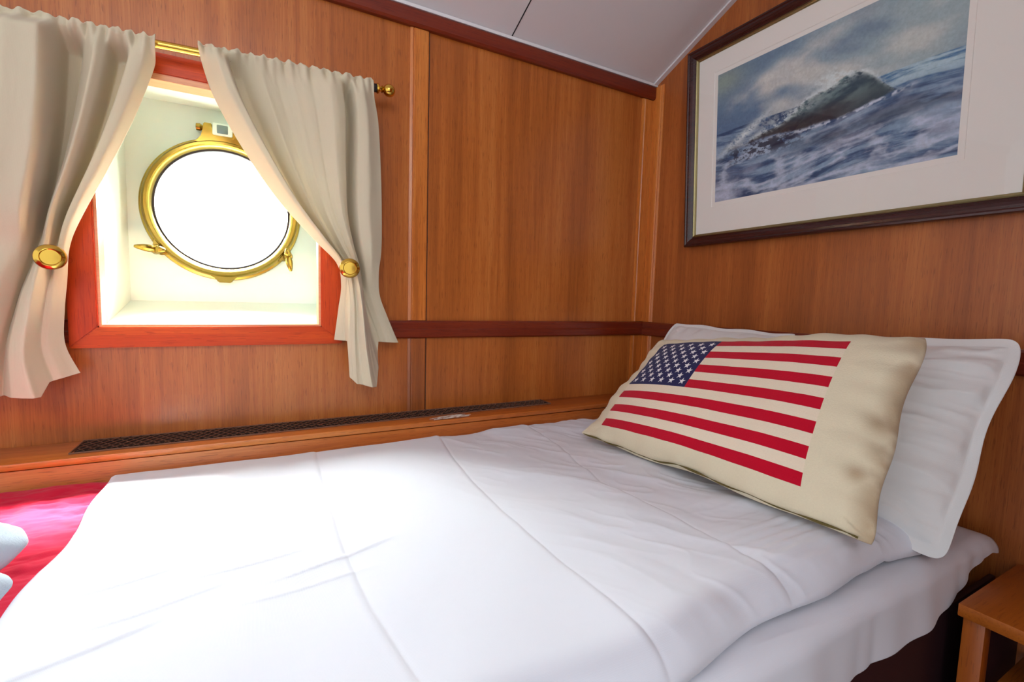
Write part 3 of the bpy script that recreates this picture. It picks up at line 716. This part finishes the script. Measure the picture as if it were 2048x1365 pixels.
# duvet
def line_y2x(Y, pts):
    ys = np.array([p[0] for p in pts]); xs = np.array([p[1] for p in pts]); o_ = np.argsort(ys); return np.interp(Y, ys[o_], xs[o_])
DX0, DX1, DY0, DY1 = -1.453, -0.235, -0.130, -0.928
def duvet_mesh():
    nx, ny = 560, 400
    u = np.linspace(0, 1, nx)[:, None]*np.ones((1, ny)); v = np.linspace(0, 1, ny)[None, :]*np.ones((nx, 1))
    near = DY1+0.010*np.sin(u*9+1)+0.006*np.sin(u*23)
    X = DX0+u*(DX1-DX0); Y = DY0+v*(near-DY0)
    hemx = 0.006*np.sin(v*7)+0.004*np.sin(v*19+1)
    X = X+(hemx+0.022*v)*(1-u)
    Z = 0.8005+0.006*(fbm(X*3, Y*3, 4, 3)-0.5)*2
    # creases of the folded cover
    for pts, a, w_ in (([(-0.13, -1.095), (-0.33, -1.103), (-0.496, -1.108), (-0.62, -1.109), (-0.748, -1.103), (-0.86, -1.086), (-0.95, -1.07)], 0.0026, 0.008),
                       ([(-0.13, -0.805), (-0.30, -0.832), (-0.434, -0.847), (-0.604, -0.859), (-0.757, -0.857), (-0.862, -0.852)], 0.0028, 0.008),
                       ([(-0.30, -0.56), (-0.353, -0.574), (-0.45, -0.60), (-0.551, -0.622), (-0.73, -0.612), (-0.863, -0.611)], 0.0026, 0.010)):
        c = line_y2x(Y, pts)+0.002*(fbm(Y*14, Y*0, 7)-0.5); d = X-c
        Z += -a*0.45*np.exp(-(d/0.004)**2)-a*0.45*np.tanh(d/0.004)*np.exp(-np.abs(d)/0.045)
    # pulled wrinkles radiating near the cushion
    wx = X+0.04*(fbm(X*5, Y*5, 40)-0.5)*2; wy = Y+0.04*(fbm(X*5, Y*5, 41)-0.5)*2
    ra = ridged((wx*0.8+wy*0.55)*9, (wy*0.8-wx*0.55)*3.0, 42, 3)
    reg = sm(-0.98, -0.55, X)
    Z += 0.019*(ra-0.62)*reg
    rb = ridged(wx*4, wy*22, 47, 2)
    Z += 0.0035*(rb-0.6)*sm(-0.75, -0.50, X)*sm(-0.60, -0.80, Y)
    Z += 0.0030*(ridged(wx*3, wy*11, 51, 3)-0.6)*sm(-1.0, -1.3, X)
    # fine pulled threads at the foot
    for (xa, ya, xb, yb, a) in ((-1.40, -0.585, -1.23, -0.535, 0.0022), (-1.38, -0.66, -1.22, -0.62, 0.0020), (-1.30, -0.60, -1.14, -0.585, 0.0018), (-1.21, -0.65, -1.02, -0.60, 0.0026), (-1.24, -0.68, -1.06, -0.665, 0.0018), (-1.44, -0.72, -1.28, -0.665, 0.0028)):
        L = math.hypot(xb-xa, yb-ya); tx, ty = (xb-xa)/L, (yb-ya)/L
        s_ = (X-xa)*tx+(Y-ya)*ty; e = -(X-xa)*ty+(Y-ya)*tx+0.004*np.sin(s_*22)
        Z += a*np.exp(-np.abs(e)/0.0035)*sm(0, L*0.25, s_)*sm(L, L*0.7, s_)
    for j in range(6):      # parallel folds near the near edge
        yy = -0.815-0.018*j; e = Y-(yy-0.10*(X+0.45)*0.5)
        Z += 0.0020*np.exp(-(e/0.0045)**2)*sm(-0.68, -0.50, X)*sm(-0.30, -0.40, X)
    # rounded borders
    def rnd(d, r, h): t_ = np.clip(d/r, 0, 1); return h*(1-np.sqrt(1-(1-t_)**2))
    Z -= rnd(Y-near, 0.050, 0.040)
    Z -= rnd(DX1-X, 0.05, 0.040)
    Z -= rnd(DY0-Y, 0.030, 0.018)
    Z -= rnd(X-DX0-(hemx+0.022*v)*(1-u), 0.006, 0.006)
    Z = np.maximum(Z, 0.7635)
    P = np.stack([X, Y, Z], 2)
    return P
P = duvet_mesh()
# close it with a skirt and underside
bot = P.copy(); bot[..., 2] = 0.7595+0.034*(1-sm(-1.40, -1.36, P[..., 0]))
bot[..., 0] = np.clip(bot[..., 0], DX0+0.002, None)
me = grid_mesh('duvet', P)
o = link_mesh('duvet', me, M['sheet'])
md = o.modifiers.new('thick', 'SOLIDIFY'); md.thickness = 0.0045; md.offset = -1
tag(o, 'white duvet spread over the bed with pressed fold creases', 'duvet')

# crimson throw at the foot
def throw_mesh():
    nx, ny = 260, 320
    u = np.linspace(0, 1, nx)[:, None]*np.ones((1, ny)); v = np.linspace(0, 1, ny)[None, :]*np.ones((nx, 1))
    X = -2.25+u*(-1.385+2.25); Y = -0.127+v*(-0.955+0.127)
    wx = X+0.02*fbm(X*9, Y*9, 3); wy = Y+0.03*fbm(X*9, Y*9, 5)
    Z = 0.786+0.010*(ridged(wx*9, wy*22, 11, 3)-0.6)*sm(-1.36, -1.46, X)
    Z += 0.0035*(fbm(wx*60, wy*60, 15, 3)-0.5)*sm(-1.36, -1.42, X)
    def rnd(d, r, h): t_ = np.clip(d/r, 0, 1); return h*(1-np.sqrt(1-(1-t_)**2))
    Z -= rnd(Y+0.955, 0.03, 0.026)+rnd(-0.127-Y, 0.02, 0.006)
    return grid_mesh('throw', np.stack([X, Y, Z], 2))
o = link_mesh('bed_throw', throw_mesh(), M['red']); md = o.modifiers.new('thick', 'SOLIDIFY'); md.thickness = 0.006; md.offset = -1
tag(o, 'crimson wrinkled throw across the foot of the bed', 'blanket')

# pale blue rolled towel at the picture's left edge
def blob(bm, c, r, rot=(0, 0, 0), pw=2.0):
    res = bmesh.ops.create_icosphere(bm, subdivisions=5, radius=1.0)
    from mathutils import Euler, noise as mn
    R = Euler(rot).to_matrix()
    for v in res['verts']:
        d = v.co.normalized(); k_ = 1+0.07*mn.noise(d*2.1+Vector(c)*9)+0.025*mn.noise(d*7)
        p = Vector((d.x*r[0], d.y*r[1], d.z*r[2]))*k_
        v.co = R @ p+Vector(c)
bm = bmesh.new()
blob(bm, (-1.556, -0.495, 0.84), (0.098, 0.062, 0.040), (0.0, 0.1, 0.5))
blob(bm, (-1.530, -0.595, 0.83), (0.088, 0.052, 0.034), (0, 0, 0.25))
blob(bm, (-1.660, -0.520, 0.856), (0.10, 0.085, 0.055), (0, 0, 0.3))
me = bpy.data.meshes.new('towel'); bm.to_mesh(me); bm.free()
o = link_mesh('towel', me, M['towel']); md = o.modifiers.new('re', 'REMESH'); md.mode = 'VOXEL'; md.voxel_size = 0.0035; md.use_smooth_shade = True
md = o.modifiers.new('s', 'SMOOTH'); md.iterations = 6
tag(o, 'folded pale blue towel lying on the crimson throw', 'towel')

# ------------------------------------------------------------------ pillows
def pillow(name, label, BL, BR, TR, TL, thick, mat, flange=0.0, pinch=0.05, wr=0.004, seed=0, nu=200, nv=150, uvf=None, colf=None, back=0.6, sag=0.0, wdir=(3, 14), rnd_=0.04, cat='pillow'):
    BL, BR, TR, TL = [np.array(p, float) for p in (BL, BR, TR, TL)]
    def build(side):
        u = np.linspace(0, 1, nu)[:, None]*np.ones((1, nv)); v = np.linspace(0, 1, nv)[None, :]*np.ones((nu, 1))
        cu_ = (2*u-1); cv_ = (2*v-1)
        # concave outline between the corners
        uu = 0.5+(u-0.5)*(1-pinch*(1-cv_**2)**1.0*np.abs(cu_)**2); vv = 0.5+(v-0.5)*(1-pinch*1.2*(1-cu_**2)*np.abs(cv_)**2)
        uu = uu+0.004*np.abs(cu_)**8*np.sign(cu_)*np.sin(v*15+seed); vv = vv+0.008*np.abs(cv_)**8*np.sign(cv_)*np.sin(u*17+seed)
        Pq = ((1-uu)*(1-vv))[..., None]*BL+(uu*(1-vv))[..., None]*BR+(uu*vv)[..., None]*TR+((1-uu)*vv)[..., None]*TL
        cr_ = rnd_*(np.abs(cu_)**7)*(np.abs(cv_)**7)
        uu = 0.5+(uu-0.5)*(1-cr_); vv = 0.5+(vv-0.5)*(1-cr_*1.3)
        Pq = ((1-uu)*(1-vv))[..., None]*BL+(uu*(1-vv))[..., None]*BR+(uu*vv)[..., None]*TR+((1-uu)*vv)[..., None]*TL
        nrm = np.cross(BR-BL, TL-BL); nrm /= np.linalg.norm(nrm)
        if nrm[0] > 0: nrm = -nrm
        fl = flange/np.linalg.norm(BR-BL); fv = flange/np.linalg.norm(TL-BL)
        a = np.clip((1-np.abs(cu_)-2*fl)/(1-2*fl), 0, 1); b = np.clip((1-np.abs(cv_)-2*fv)/(1-2*fv), 0, 1)
        h = (1-(1-a)**2.6)**0.62*(1-(1-b)**2.6)**0.62
        wn_ = ridged(u*wdir[0]+0.6*fbm(u*3, v*3, seed+2), v*wdir[1]*0.5+0.8*fbm(u*3, v*3, seed+3), seed, 3)-0.6
        rim = sm(0.35, 0.0, np.minimum(a, b))*np.sin((np.where(a < b, v, u))*52+seed)*0.0022*sm(0, 0.03, np.minimum(a, b))
        t_ = thick*(1.0 if side > 0 else back)
        D = h*t_+wr*wn_*sm(0, 0.2, h)+rim+0.0006
        Pq = Pq+nrm*(D*side)[..., None]
        Pq[..., 2] -= sag*np.sin(u*PI)*v
        edge_w = 0.004*(np.abs(cu_)**6+np.abs(cv_)**6)*np.sin(u*9+v*13+seed)
        Pq = Pq+nrm*edge_w[..., None]
        return Pq, u, v
    F, u, v = build(1); B, _, _ = build(-1)
    P = np.concatenate([F, B[::-1]], 0)       # wraps round the right edge; left/top/bottom edges meet
    uv = col = None
    if uvf is not None:
        U_, V_ = uvf(u, v); back_uv = np.full((nu, nv, 2), -5.0); uv = np.concatenate([np.stack([U_, V_], 2), back_uv], 0)
    if colf is not None:
        c_ = colf(u, v); col = np.concatenate([c_, c_[::-1]], 0)
    me = grid_mesh(name, P, uv=uv, col=col)
    o = link_mesh(name, me, mat)
    tag(o, label, cat)
    return o, F

pillow('pillow', 'white bed pillow standing in the corner, only its top edge showing', (-0.150, -0.080, 0.825), (-0.150, -0.575, 0.82), (-0.046, -0.578, 1.091), (-0.042, -0.188, 1.099), 0.036, M['pillow'], pinch=0.05, seed=3, back=0.45, flange=0.012)
o, F = pillow('pillow', 'white flanged bed pillow at the right, leaning behind the flag cushion', (-0.310, -0.45, 0.815), (-0.312, -0.982, 0.762), (-0.080, -0.984, 1.124), (-0.135, -0.45, 1.066), 0.058, M['pillow'], flange=0.018, pinch=0.055, wr=0.018, seed=9, wdir=(2.2, 15), back=0.5, rnd_=0.075)
# hem line of the flange
def hem(Fg, mat, parent, iu, name='hem', off=0.0008, r=0.0009, js=None):
    bm = bmesh.new(); js = js or range(4, Fg.shape[1]-4, 2)
    pts = [Vector(Fg[iu, j])+Vector((-off, 0, off*0.5)) for j in js]
    add_tube(bm, pts, r, 6); return obj(name, bm, mat, parent)

# flag cushion: UV 0..1 is the flag print
FU0, FU1, FV0, FV1 = 0.095, 0.842, 0.112, 0.888
def uvf(u, v):
    f1 = FU1-0.02*v
    return (u-FU0)/(f1-FU0), (v-FV0)/(FV1-FV0)
def colf(u, v):
    c = np.ones(u.shape+(4,)); b = C3(228, 218, 190)*np.ones(u.shape+(3,))
    st = sm(0.93, 1.0, u)*sm(0.30, 0.62, fbm(u*9, v*7, 5))*0.85+0.5*sm(0.97, 1.0, v)*sm(0.4, 0.6, fbm(u*8, v*9, 8))
    for (a, b_, r) in ((0.965, 0.48, 0.03), (0.95, 0.24, 0.025), (0.985, 0.93, 0.04)): st = np.maximum(st, np.exp(-(((u-a)/r)**2+((v-b_)/(r*1.5))**2))*0.8)
    b = mixc(b, C3(150, 112, 72)*np.ones(u.shape+(3,)), np.clip(st, 0, 1)*0.7); c[..., :3] = b; return c
cu_o, F = pillow('flag_cushion', 'cream cushion printed with a stars and stripes flag, leaning on white pillows', (-0.482, -0.294, 0.808), (-0.462, -0.948, 0.818), (-0.222, -0.902, 1.119), (-0.266, -0.346, 1.057), 0.058, M['flag'],
       pinch=0.045, wr=0.004, seed=2, nu=260, nv=180, uvf=uvf, colf=colf, back=0.5, cat='cushion', wdir=(3, 5))
bm = bmesh.new(); n_u = F.shape[0]
rs = random.Random(4)
pts = []
for i in range(6, n_u-6, 2):
    p = Vector(F[i, 2]); pts.append(p+Vector((-0.004, 0, -0.001+0.0015*math.sin(i*0.11))))
add_tube(bm, pts, [0.0006+0.0020*abs(math.sin(i*0.21)*math.sin(i*0.057+1)) for i in range(len(pts))], 6)
sm_o = obj('seam_gap', bm, M['seam_thread'], cu_o)
tag(sm_o, 'dark olive seam along the bottom edge')

# ------------------------------------------------------------------ night table
TX0, TX1, TY0, TY1, TZ = -0.248, -0.008, -0.978, -1.42, 0.702
t = thing('night_table', 'orange-brown wooden open night table beside the bed head', 'table', ((TX0+TX1)/2, (TY0+TY1)/2, 0))
bm = bmesh.new(); add_box(bm, TX0-0.012, TX1, TY1, TY0, TZ-0.020, TZ, 0.002); obj('tabletop', bm, M['table'], t)
for yy in (TY0-0.004, TY1+0.030):
    for xx in (TX0, TX1-0.026):
        bm = bmesh.new(); add_box(bm, xx, xx+0.026, yy-0.026, yy, 0.0, TZ-0.0205, 0.0015); obj('leg', bm, M['table_z'], t)
bm = bmesh.new(); add_box(bm, TX0+0.002, TX1-0.002, TY1+0.006, TY0-0.031, 0.545, 0.562, 0.001); obj('shelf', bm, M['table'], t)
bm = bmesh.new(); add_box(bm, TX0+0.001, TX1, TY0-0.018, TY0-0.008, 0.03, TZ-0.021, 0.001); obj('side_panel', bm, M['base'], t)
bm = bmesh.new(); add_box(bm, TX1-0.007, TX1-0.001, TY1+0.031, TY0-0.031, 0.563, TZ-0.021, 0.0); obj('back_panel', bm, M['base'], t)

# ------------------------------------------------------------------ lights, world
w = bpy.data.worlds.new('World'); SC.world = w; w.use_nodes = True
bg = w.node_tree.nodes['Background']; bg.inputs[0].default_value = (0.90, 0.95, 1.0, 1); bg.inputs[1].default_value = 1.38
def area(name, loc, target, size, power, color=(1, 1, 1), size_y=None, spread=None):
    l = bpy.data.lights.new(name, 'AREA'); l.energy = power; l.size = size; l.color = color
    if size_y: l.shape = 'RECTANGLE'; l.size_y = size_y
    if spread: l.spread = spread
    o = bpy.data.objects.new(name, l); COL.objects.link(o); o.location = loc
    o.rotation_euler = (Vector(target)-Vector(loc)).to_track_quat('-Z', 'Y').to_euler(); return o
area('cabin_lamp', (-1.5, -2.4, 2.2), (-0.7, -0.1, 1.1), 0.9, 17, (0.97, 0.98, 1.0))
area('daylight_outside', (-1.30, 0.75, 1.75), (-1.30, 0.0, 1.05), 0.9, 250, (0.94, 1.0, 0.97))
s = bpy.data.lights.new('sun', 'SUN'); s.energy = 130; s.angle = math.radians(13); s.color = (1.0, 0.98, 0.92)
so = bpy.data.objects.new('sun', s); COL.objects.link(so); so.rotation_euler = Vector((-0.20, -0.46, -0.60)).to_track_quat('-Z', 'Y').to_euler()
so.location = (-1.2, 1.5, 3)

# ------------------------------------------------------------------ camera
cam = bpy.data.cameras.new('camera'); co_ = bpy.data.objects.new('camera', cam); COL.objects.link(co_)
R_ = Vector((0.87813532, -0.47759687, 0.02792112)); U_ = Vector((0.01689746, 0.08928839, 0.99586247)); Fw = Vector((0.47811383, 0.87403021, -0.08647747))
mt = Matrix((R_, U_, -Fw)).transposed().to_4x4(); mt.translation = Vector((-1.20914606, -1.25, 1.15)); co_.matrix_world = mt
cam.sensor_width = 36; cam.lens = 943.051/2048*36; cam.clip_start = 0.02
SC.camera = co_
SC.view_settings.view_transform = 'Standard'; SC.view_settings.look = 'None'
SC.view_settings.exposure = 0.07; SC.view_settings.gamma = 1.0
SC.cycles.use_denoising = True
SC.cycles.max_bounces = 8
